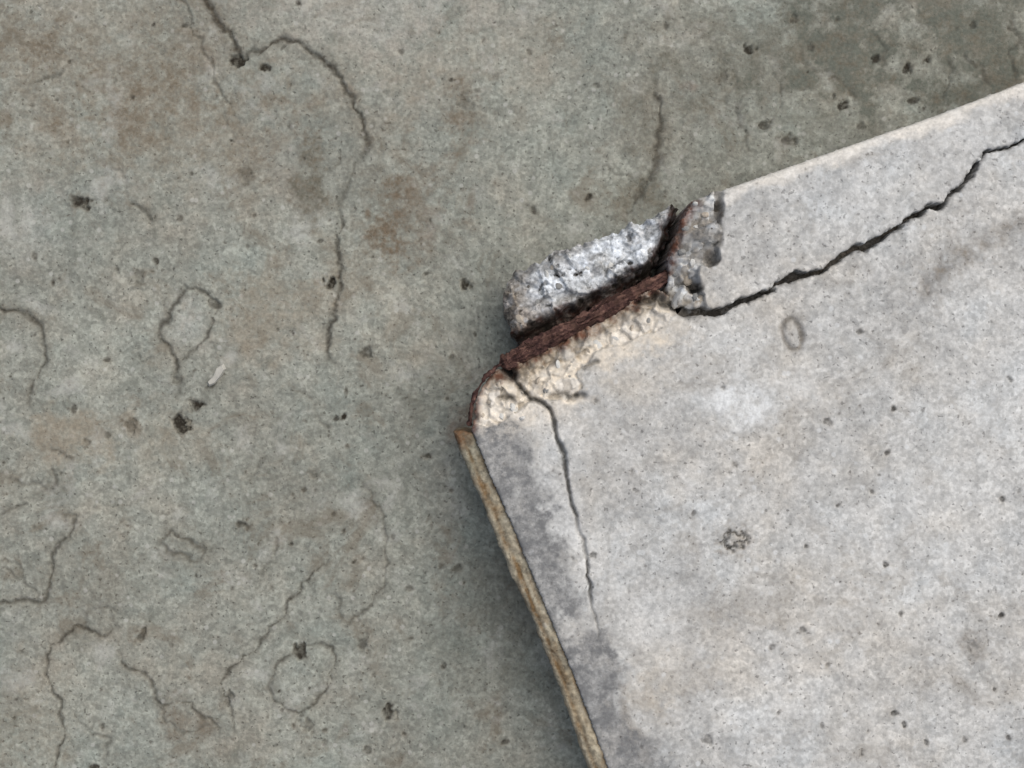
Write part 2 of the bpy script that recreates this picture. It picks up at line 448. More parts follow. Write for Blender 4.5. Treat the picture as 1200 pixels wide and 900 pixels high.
FLOOR_PITS = [  # x, y, radius px, strength, brownness
    (95, 237, 11, 1, .3), (213, 497, 11, 1, .1), (230, 475, 9, .9, .1), (387, 332, 9, 1, .1), (280, 70, 10, 1, .2), (310, 80, 7, 1, .2),
    (285, 615, 8, .8, .4), (428, 413, 9, .7, .3), (401, 489, 5, 1, 0), (546, 334, 8, .9, .1), (162, 326, 9, .5, .8), (287, 205, 9, .5, .9),
    (154, 500, 11, .75, .9), (165, 745, 9, .8, .6), (352, 762, 9, .9, .2), (425, 757, 8, .6, .2), (457, 835, 9, .8, .1), (360, 851, 10, .5, .5),
    (268, 820, 9, .7, .3), (62, 331, 4, .8, .1), (252, 356, 7, .7, .4), (183, 306, 4, .8, .1), (86, 480, 5, .6, .2), (67, 118, 3, .7, .1),
    (100, 517, 6, .6, .6), (127, 510, 5, .5, .4), (368, 555, 7, .5, .6), (205, 446, 7, .6, .3),
    (878, 58, 8, .9, .2), (1028, 68, 7, .9, .2), (1062, 80, 7, .9, .1), (1088, 70, 6, .9, .1), (1070, 117, 6, .8, .2), (895, 145, 9, .8, .3),
    (923, 163, 9, .7, .4), (988, 125, 7, .9, .2), (845, 92, 8, .5, .5), (950, 55, 6, .6, .2), (1010, 150, 6, .6, .3), (690, 231, 5, .9, .2),
    (625, 245, 5, .8, .1), (530, 418, 4, .7, .2), (500, 535, 5, .8, .2), (600, 560, 4, .6, .2), (545, 120, 12, .4, .8), (580, 90, 6, .4, .5),
    (470, 60, 4, .6, .3), (620, 60, 4, .5, .3), (700, 100, 4, .5, .2), (780, 30, 5, .6, .2), (930, 20, 6, .6, .3), (1140, 30, 6, .6, .3),
    (40, 300, 4, .6, .2), (480, 690, 4, .6, .2), (520, 780, 4, .7, .2), (430, 880, 5, .6, .2), (590, 870, 5, .6, .2), (536, 666, 5, .7, .5),
    (120, 850, 5, .6, .3), (20, 820, 4, .6, .2), (110, 900, 5, .8, .1), (380, 870, 5, .5, .2), (340, 150, 5, .4, .5), (190, 60, 5, .4, .6)]
FLOOR_STAINS_SHADE = [(120, 70, 260, 130, .14, .08, 0, 0, 0), (1150, 50, 130, 90, .15, 0, .25, 0, 0),(1060, 60, 230, 120, .06, 0, .10, 0, 0), (900, 120, 180, 110, .05, 0, .10, 0, 0),
    (1005, 30, 24, 26, .2, 0, .8, 0, 0), (985, 68, 26, 18, .3, 0, 1.0, 0, 0), (1030, 66, 14, 11, .2, 0, .8, 0, 0), (955, 62, 28, 16, .3, 0, .3, 0, 0),
    (1112, 108, 30, 14, .4, 0, .7, 0, 0), (1184, 82, 14, 26, .5, 0, .6, 0, 0), (1150, 30, 22, 20, .3, 0, .4, 0, 0), (990, 100, 26, 20, .35, 0, .25, 0, 0),
    (950, 94, 20, 16, .3, 0, .4, 0, 0), (1100, 50, 30, 18, .25, 0, .4, 0, 0), (930, 15, 18, 16, .2, 0, .5, 0, 0), (1075, 20, 20, 14, .2, 0, .4, 0, 0), (870, 100, 18, 12, .2, 0, .3, 0, 0),
    (1060, 95, 40, 22, 0, 0, 0, .12, 0), (900, 110, 34, 22, 0, 0, 0, .12, 0),  # x, y, rx, ry, brown, cream, slate, white, rust
    (130, 95, 150, 60, .22, 0, 0, 0, 0), (200, 150, 120, 50, .15, .1, 0, 0, 0), (362, 215, 18, 40, .45, 0, .35, 0, 0), (335, 190, 30, 50, .12, 0, 0, .1, 0),
    (490, 255, 50, 55, .35, .0, 0, 0, .05), (545, 122, 30, 28, .4, 0, 0, 0, 0), (310, 370, 70, 45, .18, .22, 0, 0, 0), (85, 510, 55, 30, .2, .35, 0, 0, 0),
    (420, 20, 130, 40, 0, .05, 0, .30, 0), (560, 60, 100, 60, .05, .15, 0, .08, 0), (1000, 45, 45, 55, .2, 0, .3, 0, 0), (960, 85, 70, 60, .15, 0, .12, 0, 0),
    (1160, 45, 80, 70, .18, 0, .3, 0, 0), (1180, 85, 40, 40, .3, 0, .2, 0, 0), (870, 60, 80, 50, .1, 0, .12, 0, 0),
    (765, 150, 25, 80, .25, 0, .15, 0, 0), (750, 232, 40, 24, .35, .1, .2, 0, 0), (200, 520, 60, 40, 0, .15, 0, 0, 0), (225, 378, 26, 34, 0, 0, 0, .28, 0),
    (808, 102, 9, 5, 0, 0, 0, .1, .18), (245, 445, 30, 20, 0, 0, .1, 0, 0), (30, 270, 60, 50, 0, 0, 0, .2, 0),
    (120, 225, 40, 20, 0, 0, 0, .15, 0), (330, 600, 60, 40, .08, 0, 0, 0, 0), (130, 680, 60, 40, .15, 0, 0, 0, 0), (30, 850, 60, 60, .12, .1, 0, 0, 0),
    (420, 300, 40, 50, .2, .1, 0, 0, 0), (480, 480, 25, 30, .15, 0, .1, 0, 0), (690, 560, 60, 30, 0, 0, 0, 0, 0), (210, 842, 30, 25, .3, 0, 0, 0, .05),
    (1000, 150, 70, 40, 0, 0, .15, 0, 0), (440, 220, 30, 60, .25, 0, .05, 0, 0), (640, 640, 60, 120, .1, 0, .12, 0, 0), (580, 720, 60, 80, .08, 0, .2, 0, 0),  # the last two here paint in the soft shade beside the slab
    (520, 470, 50, 40, 0, 0, .12, 0, 0), (20, 40, 60, 30, .2, 0, 0, 0, 0), (545, 500, 16, 22, .2, 0, 0, 0, .25)]

def build_floor():
    wx, wy = 600 * FK, 450 * FK
    xs = axis(-40, -wx * 1.08, wx * 0.93 + 0.05, 40, 0.00082, 1.16)
    ys = axis(-40, -wy * 1.08, wy * 1.08, 40, 0.00082, 1.16)
    X, Y = np.meshgrid(xs, ys)
    Z = 0.0007 * fbm(X, Y, 22, 3, 5) + 0.00024 * rfbm(X, Y, 130, 2, 9)
    dirt = np.zeros_like(X); brown = dirt.copy(); cream = dirt.copy(); rust = dirt.copy(); slate = dirt.copy(); white = dirt.copy()
    warp = 0.35 * fbm(X, Y, 300, 3, 31)
    for x, y, rx, ry, b, c, s, w, r in FLOOR_STAINS_SHADE:
        cx, cy = px((x, y), 0)
        R = max(rx, ry) * FK * 2.8
        sl = local(X, Y, cx, cy, R)
        q = np.sqrt(((X[sl] - cx) / (rx * FK)) ** 2 + ((Y[sl] - cy) / (ry * FK)) ** 2) + 1.0 * fbm(X[sl], Y[sl], 75, 6, 41, 0.7)
        a = sstep(1.5, 0.2, q)
        brown[sl] += a * b * 1.5; cream[sl] += a * c * 1.3; slate[sl] += a * s * 1.5; white[sl] += a * w; rust[sl] += a * r
    for k, (pts, w, st, br) in enumerate(FLOOR_CRACKS):
        P = roughen(pxs(pts, 0), 0.22, 100 + k, 0.0016)
        wm = w * FK * 1.3
        sl = window(X, Y, P, 0.02)
        d, t = dist_line(X[sl], Y[sl], P)
        wob = 0.72 + 0.75 * fbm(X[sl], Y[sl], 130, 4, 60 + k)
        fade = np.clip(0.45 + np.minimum(t, 1 - t) * 6, 0, 1)
        eff = np.maximum(wm * wob, 0.0003)
        core = np.exp(-(d / (eff * 0.62)) ** 2)
        halo = np.exp(-(d / (wm * 2.3)) ** 2)
        Z[sl] -= 0.0017 * st * fade * core
        # one lip of the crack stands a touch higher than the other
        dirt[sl] = np.maximum(dirt[sl], core * st * fade * (0.92 - 0.32 * br))
        brown[sl] = np.maximum(brown[sl], np.maximum(core * br * st, halo * 0.42 * st * (0.4 + br)) * fade)
    rng = random.Random(4)
    pits = list(FLOOR_PITS)
    for i in range(260):
        pits.append((rng.uniform(-40, 1240), rng.uniform(-40, 940), rng.uniform(1.6, 3.6), rng.uniform(.35, .85), rng.uniform(0, .5)))
    for k, (x, y, r, st, br) in enumerate(pits):
        cx, cy = px((x, y), 0)
        rr = r * FK
        sl = local(X, Y, cx, cy, rr * 3 + 0.001)
        if X[sl].size == 0: continue
        ang = rng.uniform(0, 3.1); el = rng.uniform(0.75, 1.35)
        dx, dy = X[sl] - cx, Y[sl] - cy
        u = (dx * math.cos(ang) + dy * math.sin(ang)) * el; v = (-dx * math.sin(ang) + dy * math.cos(ang)) / el
        q = np.sqrt(u * u + v * v) / rr + 0.55 * fbm(X[sl], Y[sl], 330, 3, 70)
        core = sstep(1.0, 0.45, q)
        Z[sl] -= np.minimum(rr * 0.55, 0.0028) * st * core * (1 - 0.5 * br)
        dirt[sl] = np.maximum(dirt[sl], core * st * (0.95 - 0.55 * br))
        brown[sl] = np.maximum(brown[sl], sstep(1.7, 0.7, q) * st * (0.25 + 0.6 * br))
    ny, nx = X.shape
    idx = np.arange(nx * ny).reshape(ny, nx)
    F = np.stack([idx[:-1, :-1].ravel(), idx[:-1, 1:].ravel(), idx[1:, 1:].ravel(), idx[1:, :-1].ravel()], 1)
    V = np.stack([X.ravel(), Y.ravel(), Z.ravel()], 1)
    o = mesh_from('floor', V, F, M_FLOOR, {'marks': pack(dirt, brown, cream), 'tints': pack(rust, slate, white)})
    o['kind'] = 'structure'
    return o
build_floor()

# ------------------------------------------------------------------ outlines of the slab's pieces (photo coordinates, on its top)
CRACK = [(800, 363), (830, 365), (860, 357), (885, 347), (910, 332), (930, 324), (955, 318), (975, 308), (1000, 291), (1025, 283),
         (1045, 270), (1065, 255), (1085, 243), (1105, 240), (1120, 222), (1133, 208), (1142, 200), (1152, 182), (1165, 176),
         (1182, 173), (1200, 164), (1245, 150), (1300, 118), (1380, 90), (1480, 30), (1580, -15), (1705, -86)]
CRACK_M = roughen(pxs(CRACK, H), 0.17, 7, 0.0011)
BAR = [(586, 427), (655, 392), (725, 354), (775, 327), (840, 292)]
CREV = [(764, 332), (781, 302), (794, 268), (808, 236)]
BAR_M = pxs(BAR, H)
CREV_M = pxs(CREV, H)
LEFT_EDGE = [(553, 506), (575, 560), (597, 610), (634, 700), (675, 800), (708, 890), (770, 1040), (860, 1285), (960, 1560)]
TOP_EDGE = [(1705, -86), (1200, 95), (1100, 133), (1000, 168), (920, 196), (848, 221)]
SLAB_FAR = [(2060, 1170), (960, 1560)]
SLAB_RIGHT = (1640 + 420, 1170)

def wall_slab_body():
    corner = roughen(pxs([(553, 500), (556, 478), (560, 462), (570, 444), (582, 432), (596, 424)], H), 0.16, 21, 0.0015)
    ledge = roughen(pxs([(596, 424), (655, 392), (730, 352), (770, 334), (800, 363)], H), 0.05, 22, 0.0015)
    far = pxs([(1705, -86), (2060, 1170), (960, 1560)], H)
    left = pxs(LEFT_EDGE, H)
    return left[::-1][1:] + corner + ledge[1:] + CRACK_M[1:] + far[1:]

CHIP = [(545, 500), (548, 478), (556, 455), (575, 430), (600, 415), (660, 380), (730, 345), (775, 325), (812, 362), (790, 372), (772, 388),
        (742, 398), (715, 408), (692, 420), (676, 438), (680, 466), (650, 471), (628, 472), (606, 486), (580, 500)]
LCRACK = [(594, 430), (604, 446), (613, 458), (622, 468), (640, 476), (648, 490), (655, 520), (662, 545), (666, 570), (676, 605), (682, 630),
          (688, 660), (692, 690), (697, 720), (701, 748)]
SLAB_STAINS = [  # x, y, rx, ry, brown, cream, slate, white
    (588, 535, 34, 44, 0, 0, .95, 0), (606, 590, 30, 46, 0, 0, .8, 0), (630, 650, 34, 46, 0, 0, .8, 0), (568, 520, 20, 30, 0, 0, .6, 0), (655, 690, 24, 34, 0, 0, .65, 0), (672, 712, 18, 24, 0, 0, .7, 0),
    (692, 760, 28, 40, .05, 0, .7, 0), (704, 800, 28, 34, .05, 0, .75, 0), (715, 850, 26, 34, .1, 0, .65, 0), (745, 885, 32, 26, 0, 0, .75, 0), (705, 780, 16, 22, 0, 0, .6, 0),
    (738, 845, 12, 30, .25, 0, .2, 0), (770, 930, 40, 40, 0, 0, .7, 0), (800, 1010, 44, 60, 0, 0, .6, 0),
    (664, 620, 18, 60, 0, .08, 0, .35), (640, 545, 14, 40, 0, 0, 0, .25), (612, 470, 60, 26, 0, .45, 0, 0), (585, 485, 34, 26, 0, .8, 0, .2), (645, 440, 40, 22, 0, .75, 0, 0),
    (720, 402, 46, 22, .05, .6, 0, 0), (770, 380, 50, 20, .1, .35, 0, 0), (740, 440, 60, 30, 0, .18, 0, 0),
    (866, 478, 42, 26, 0, 0, 0, .65), (905, 455, 50, 30, 0, 0, 0, .25), (930, 392, 26, 32, .18, 0, .12, 0), (1065, 362, 34, 26, 0, 0, .22, 0), (1090, 330, 40, 20, .12, 0, .15, 0),
    (1050, 405, 60, 40, 0, 0, .1, 0), (780, 800, 60, 30, .12, .12, 0, 0), (755, 820, 30, 40, .18, .15, 0, 0), (770, 760, 60, 40, 0, .1, 0, .1), (760, 715, 50, 40, 0, 0, 0, .2),
    (830, 690, 40, 60, 0, 0, .08, 0), (815, 770, 24, 44, 0, 0, .16, 0), (1000, 700, 60, 50, .05, .12, 0, 0), (1140, 756, 16, 18, .4, 0, .25, 0), (1100, 560, 80, 60, 0, 0, 0, .1),
    (1010, 600, 80, 60, 0, 0, 0, .12), (700, 650, 40, 60, 0, .08, 0, .1), (882, 250, 24, 26, 0, 0, .22, 0), (990, 250, 70, 40, 0, 0, 0, .12),
    (1120, 180, 60, 40, 0, 0, 0, .2), (840, 335, 18, 14, 0, 0, .35, 0), (760, 510, 50, 60, .02, 0, .1, 0), (1150, 300, 60, 16, .12, 0, .06, 0), (1160, 420, 80, 60, 0, 0, 0, .08),
    (950, 850, 90, 50, 0, 0, 0, .1), (1190, 640, 50, 60, 0, 0, .08, 0), (700, 510, 30, 40, 0, .06, .06, 0)]
SLAB_PITS = [(862, 632, 15, .9, 1), (929, 392, 9, .2, 0), (1140, 756, 9, .3, 0), (1173, 722, 7, .9, 0), (970, 496, 7, .7, 0), (829, 868, 8, .6, 0), (1008, 388, 6, .7, 0),
             (1047, 478, 6, .9, 0), (1184, 445, 6, .7, 0), (1040, 530, 5, .8, 0), (855, 553, 5, .7, 0), (982, 592, 5, .9, 0), (1022, 577, 5, .9, 0), (1175, 585, 5, .9, 0),
             (945, 640, 4, .8, 0), (1037, 662, 5, .9, 0), (942, 738, 6, .7, 0), (905, 758, 5, .6, 0), (1055, 718, 5, .8, 0), (1047, 836, 6, .9, 0), (1060, 848, 5, .8, 0),
             (1085, 869, 5, .8, 0), (1130, 867, 5, .7, 0), (1010, 884, 5, .9, 0), (912, 836, 5, .8, 0), (963, 850, 5, .6, 0), (1018, 857, 4, .7, 0), (1165, 808, 4, .9, 0),
             (1182, 865, 4, .9, 0), (970, 780, 5, .6, 0), (925, 795, 5, .6, 0), (812, 602, 5, .7, 0), (790, 560, 4, .6, 0), (745, 575, 4, .6, 0), (740, 552, 4, .8, 0),
             (695, 650, 5, .7, .0), (862, 545, 5, .6, 0), (849, 453, 5, .7, 0), (700, 470, 6, .5, 0), (648, 552, 4, .6, 0), (672, 655, 4, .6, 0), (1195, 575, 4, .6, 0)]

def slab_common(X, Y, Z, dirt, brown, cream, slate, white, seed=50):
    for x, y, rx, ry, b, c, s, w in SLAB_STAINS:
        cx, cy = px((x, y), H)
        sl = local(X0, Y0, cx, cy, max(rx, ry) * SPX * 2.4)
        q = np.sqrt(((X[sl] - cx) / (rx * SPX)) ** 2 + ((Y[sl] - cy) / (ry * SPX)) ** 2) + 0.8 * fbm(X[sl], Y[sl], 90, 5, 43, 0.65)
        a = sstep(1.45, 0.3, q)
        brown[sl] += a * b; cream[sl] += a * c; slate[sl] += a * s; white[sl] += a * w
    rng = random.Random(seed)
    pits = list(SLAB_PITS)
    for i in range(300):
        pits.append((rng.uniform(560, 1240), rng.uniform(90, 940), rng.uniform(1.2, 2.4), rng.uniform(.25, .65), 0))
    for x, y, r, st, ring in pits:
        cx, cy = px((x, y), H)
        rr = r * SPX * (1.0 if ring else 0.8)
        sl = local(X0, Y0, cx, cy, rr * 3 + 0.001)
        if X[sl].size == 0: continue
        ang = rng.uniform(0, 3.1); el = rng.uniform(0.8, 1.25)
        dx, dy = X[sl] - cx, Y[sl] - cy
        u = (dx * math.cos(ang) + dy * math.sin(ang)) * el; v = (-dx * math.sin(ang) + dy * math.cos(ang)) / el
        q = np.sqrt(u * u + v * v) / rr + 0.55 * fbm(X[sl], Y[sl], 380, 3, 71)
        core = sstep(1.0, 0.4, q)
        if ring:
            core = core * sstep(0.25, 0.55, q)
        Z[sl] -= np.minimum(rr * 0.5, 0.002) * st * core
        dirt[sl] = np.maximum(dirt[sl], core * st * (0.8 if not ring else 1.0))
        brown[sl] = np.maximum(brown[sl], sstep(1.8, 0.8, q) * st * (0.5 if ring else 0.2))

def crack_width(X):
    """gap of the long crack in metres, by position along the photo's x"""
    p = X / SPX + 600
    w = np.interp(p, [790, 830, 860, 880, 915, 930, 945, 975, 1000, 1020, 1040, 1060, 1085, 1100, 1112, 1130, 1140, 1148, 1165, 1200, 1400, 1700],
                  [13, 12, 9, 7, 6, 15, 8, 6, 9, 13, 7, 5, 8, 10, 5, 7, 13, 4.5, 3.2, 2.8, 3, 3])
    return w * SPX * 0.78

h = 0.00068
wx0, wx1 = (500 - 600) * SPX, (1290 - 600) * SPX
wy0, wy1 = (450 - 975) * SPX, (450 - 60) * SPX
gx = axis((470 - 600) * SPX, wx0, wx1, (2120 - 600) * SPX, h, 1.12, 0.012)
gy = axis((450 - 1620) * SPX, wy0, wy1, (450 + 140) * SPX, h, 1.12, 0.012)
X0, Y0 = np.meshgrid(gx, gy)

slab = root('concrete_step', (px((900, 600), H)[0], px((900, 600), H)[1], 0.0),
            'light grey concrete step with cracked edge and chipped corner showing a rusty bar', 'step')
slab['kind'] = 'thing'

# --- main body
d_cr, _ = dist_line(X0, Y0, CRACK_M)
D = sdist(X0, Y0, wall_slab_body())
edge_n = 0.0006 * fbm(X0, Y0, 420, 3, 3) + 0.0005 * fbm(X0, Y0, 130, 2, 6) * (d_cr < 0.01)
D = np.minimum(D, np.where(D > 0, d_cr, D) - crack_width(X0) * 0.5 * (D > -0.004)) + edge_n * sstep(0.02, 0.0, np.abs(D))
CHIP_M = roughen(pxs(CHIP, H), 0.14, 33, 0.0015)
LCR_M = roughen(pxs(LCRACK, H), 0.13, 34, 0.0014)
STREAK = roughen(pxs([(1085, 335), (1110, 315), (1140, 298), (1170, 278), (1205, 258), (1260, 230)], H), 0.08, 35, 0.003)

def body_top(X, Y, d):
    Z = H + 0.0009 * fbm(X, Y, 14, 3, 15) + 0.00022 * rfbm(X, Y, 130, 2, 25)
    dirt = np.zeros_like(X); brown = dirt.copy(); cream = dirt.copy(); rust = dirt.copy(); slate = dirt.copy(); white = dirt.copy()
    slab_common(X, Y, Z, dirt, brown, cream, slate, white)
    dle, _ = dist_line(X, Y, pxs(LEFT_EDGE, H))
    slate += np.interp(450 - Y / SPX, [560, 620, 700], [0.62, 0.5, 0.3]) * sstep(0.027, 0.017, dle + 0.016 * fbm(X, Y, 60, 5, 17, 0.65))
    slate += 0.45 * sstep(0.011, 0.002, dle + 0.004 * fbm(X, Y, 80, 4, 18))
    # worn rounding of the arris, rough rim along breaks
    r = 0.0022
    Z -= np.where(d < r, r - np.sqrt(np.maximum(r * r - (r - np.minimum(d, r)) ** 2, 0)), 0) * 0.8
    # chipped corner and the hollow along the bar
    sl = window(X0, Y0, CHIP_M, 0.03)
    x, y = X[sl], Y[sl]
    dc = sdist(x, y, CHIP_M)
    inn = sstep(-0.0002, 0.0014, dc + 0.0015 * fbm(x, y, 200, 3, 81))
    db, _ = dist_line(x, y, BAR_M)
    hollow = sstep(0.017, 0.004, db + 0.003 * fbm(x, y, 140, 3, 82))
    fa, ta = facets(x, y, 0.0105, 365, 0.0014, 0.4); fb, tb = facets(x, y, 0.0044, 375, 0.0005, 0.3)
    rough = 0.001 + fa + fb + 0.0004 * fbm(x, y, 600, 3, 84)
    depth = inn * (0.0016 + 0.0018 * sstep(0.0, 0.02, dc)) + inn * rough + hollow * inn * (0.0072 - 0.0062 * sstep(0.45, 0.72, vnoise(x, y, 105, 186)) * sstep(0.002, 0.0048, db))
    Z[sl] -= depth
    lowc = (0.7 * (tb > 0.78) + 0.5 * sstep(0.6, 0.8, vnoise(x, y, 170, 85))) * inn
    white[sl] = np.maximum(white[sl], inn * 0.3 * (ta > 0.7))
    slate[sl] *= 1 - inn
    brown[sl] = np.maximum(brown[sl] * (1 - inn), lowc * 0.45)
    cream[sl] = np.maximum(cream[sl], inn * (0.85 + 0.5 * ta))
    rust[sl] = np.maximum(rust[sl], sstep(0.0120, 0.0045, db + 0.0045 * fbm(x, y, 220, 4, 87)) * 0.8)
    brown[sl] = np.maximum(brown[sl], inn * 0.75 * sstep(0.019, 0.010, db + 0.007 * fbm(x, y, 160, 4, 88)))
    # rusty rim where the corner broke away
    rim = pxs([(553, 502), (556, 478), (560, 462), (570, 444), (582, 432), (596, 424)], H)
    dr, _ = dist_line(x, y, rim)
    a = np.exp(-((dr) / 0.0032) ** 2)
    rust[sl] = np.maximum(rust[sl], a * 0.85); Z[sl] -= 0.0015 * a
    tip, _ = dist_line(x, y, pxs([(592, 428), (600, 440)], H))
    Z[sl] -= 0.008 * np.exp(-(tip / 0.0032) ** 2)
    dirt[sl] = np.maximum(dirt[sl], np.exp(-(tip / 0.0035) ** 2))
    # the thin crack
    sl = window(X0, Y0, LCR_M, 0.02)
    x, y = X[sl], Y[sl]
    dl, t = dist_line(x, y, LCR_M)
    w = (0.0013 + 0.0005 * fbm(x, y, 160, 3, 91)) * np.interp(t, [0, .12, .2, .3, .8, 1], [1.5, 1.05, 0.7, 0.85, 0.65, .35])
    c = np.exp(-(dl / np.maximum(w, 0.0004)) ** 2)
    c = c * np.interp(t, [0, .3, .4], [1, 1, 0]) + c * np.interp(t, [.3, .4, 1], [0, 1, 1]) * np.clip(0.35 + 1.1 * vnoise(t, t * 0, 22, 191), 0, 1)
    Z[sl] -= 0.0055 * c * np.interp(t, [0, .85, 1], [1, .8, .15])
    dirt[sl] = np.maximum(dirt[sl], c * np.interp(t, [0, .9, 1], [.75, .6, .15]))
    GAP = roughen(pxs([(806, 364), (788, 356), (772, 346), (752, 352)], H), 0.15, 36, 0.0015)
    sg_ = window(X0, Y0, GAP, 0.02)
    dl, t = dist_line(X[sg_], Y[sg_], GAP)
    c = np.exp(-(dl / (0.0042 * (1.05 - 0.5 * t))) ** 2)
    Z[sg_] -= 0.010 * c; dirt[sg_] = np.maximum(dirt[sg_], c * 0.7)
    # small crevices in the chipped corner
    for pts, ww in (([(646, 466), (658, 463), (672, 467), (684, 464)], 0.0018), ([(586, 467), (600, 466)], 0.0015), ([(684, 432), (700, 424)], 0.0012)):
        P = roughen(pxs(pts, H), 0.2, 5, 0.0015)
        s2 = window(X0, Y0, P, 0.01)
        dl, t = dist_line(X[s2], Y[s2], P)
        c = np.exp(-(dl / ww) ** 2)
        Z[s2] -= 0.003 * c; dirt[s2] = np.maximum(dirt[s2], c * 0.55)
    oval = [px((929 + 11 * math.cos(a) + 3 * math.sin(a), 392 + 18 * math.sin(a)), H) for a in np.linspace(0, 2 * math.pi, 25)]
    s3 = window(X0, Y0, oval, 0.01)
    dl, t = dist_line(X[s3], Y[s3], oval)
    c = np.exp(-(dl / (0.0018 + 0.0007 * fbm(X[s3], Y[s3], 200, 3, 98))) ** 2)
    Z[s3] -= 0.0012 * c; dirt[s3] = np.maximum(dirt[s3], c * 0.5 * (0.3 + vnoise(X[s3], Y[s3], 260, 99))); brown[s3] = np.maximum(brown[s3], c * 0.6)
    # shallow worn line on the right
    sl = window(X0, Y0, STREAK, 0.02)
    dl, t = dist_line(X[sl], Y[sl], STREAK)
    c = np.exp(-(dl / (0.006 + 0.002 * fbm(X[sl], Y[sl], 120, 2, 93))) ** 2)
    Z[sl] -= 0.0016 * c
    slate[sl] += 0.3 * c; brown[sl] += 0.7 * c * (0.6 + 0.5 * fbm(X[sl], Y[sl], 200, 3, 94)); 
    # dirt held in the mouth of the long crack
    dcx = np.minimum(d_cr, 1)
    dirt = np.maximum(dirt, 0.5 * np.exp(-(np.maximum(dcx - crack_width(X) * 0.5, 0) / 0.0012) ** 2) * (vnoise(X, Y, 300, 95) > 0.35))
    return Z, pack(dirt, brown, cream), pack(rust, slate, white)
body = field('slab_body', X0, Y0, D, body_top, M_SLAB)
adopt(body, slab)

# --- the strip of edge that the long crack has split off
END = [(800, 363), (789, 352), (783, 338), (784, 312), (789, 290), (797, 266), (806, 246), (812, 234), (826, 228), (848, 221)]
END_M = roughen(pxs(END, H), 0.14, 41, 0.0015)
strip_poly = CRACK_M + pxs(TOP_EDGE, H)[1:] + END_M[::-1][1:-1]
SCHIP_M = roughen(pxs([(849, 214), (848, 240), (846, 270), (844, 300), (842, 312), (822, 313), (818, 322), (824, 340), (834, 366), (800, 372), (770, 350), (770, 300), (795, 225)], H), 0.10, 42, 0.0015)
gx1 = axis((765 - 600) * SPX, (768 - 600) * SPX, wx1, (1712 - 600) * SPX, h, 1.12, 0.008)
gy1 = axis((450 - 372) * SPX, (450 - 370) * SPX, wy1, (450 + 96) * SPX, h, 1.12, 0.008)
XS, YS = np.meshgrid(gx1, gy1)
D = sdist(XS, YS, strip_poly)
dcs, _ = dist_line(XS, YS, CRACK_M)
D = np.minimum(D, np.where(D > 0, dcs, D) - crack_width(XS) * 0.5 * (D > -0.004)) + (0.0006 * fbm(XS, YS, 420, 3, 4) + 0.0005 * fbm(XS, YS, 130, 2, 16) * (dcs < 0.01)) * sstep(0.02, 0.0, np.abs(D))
TOP_M = pxs(TOP_EDGE, H)

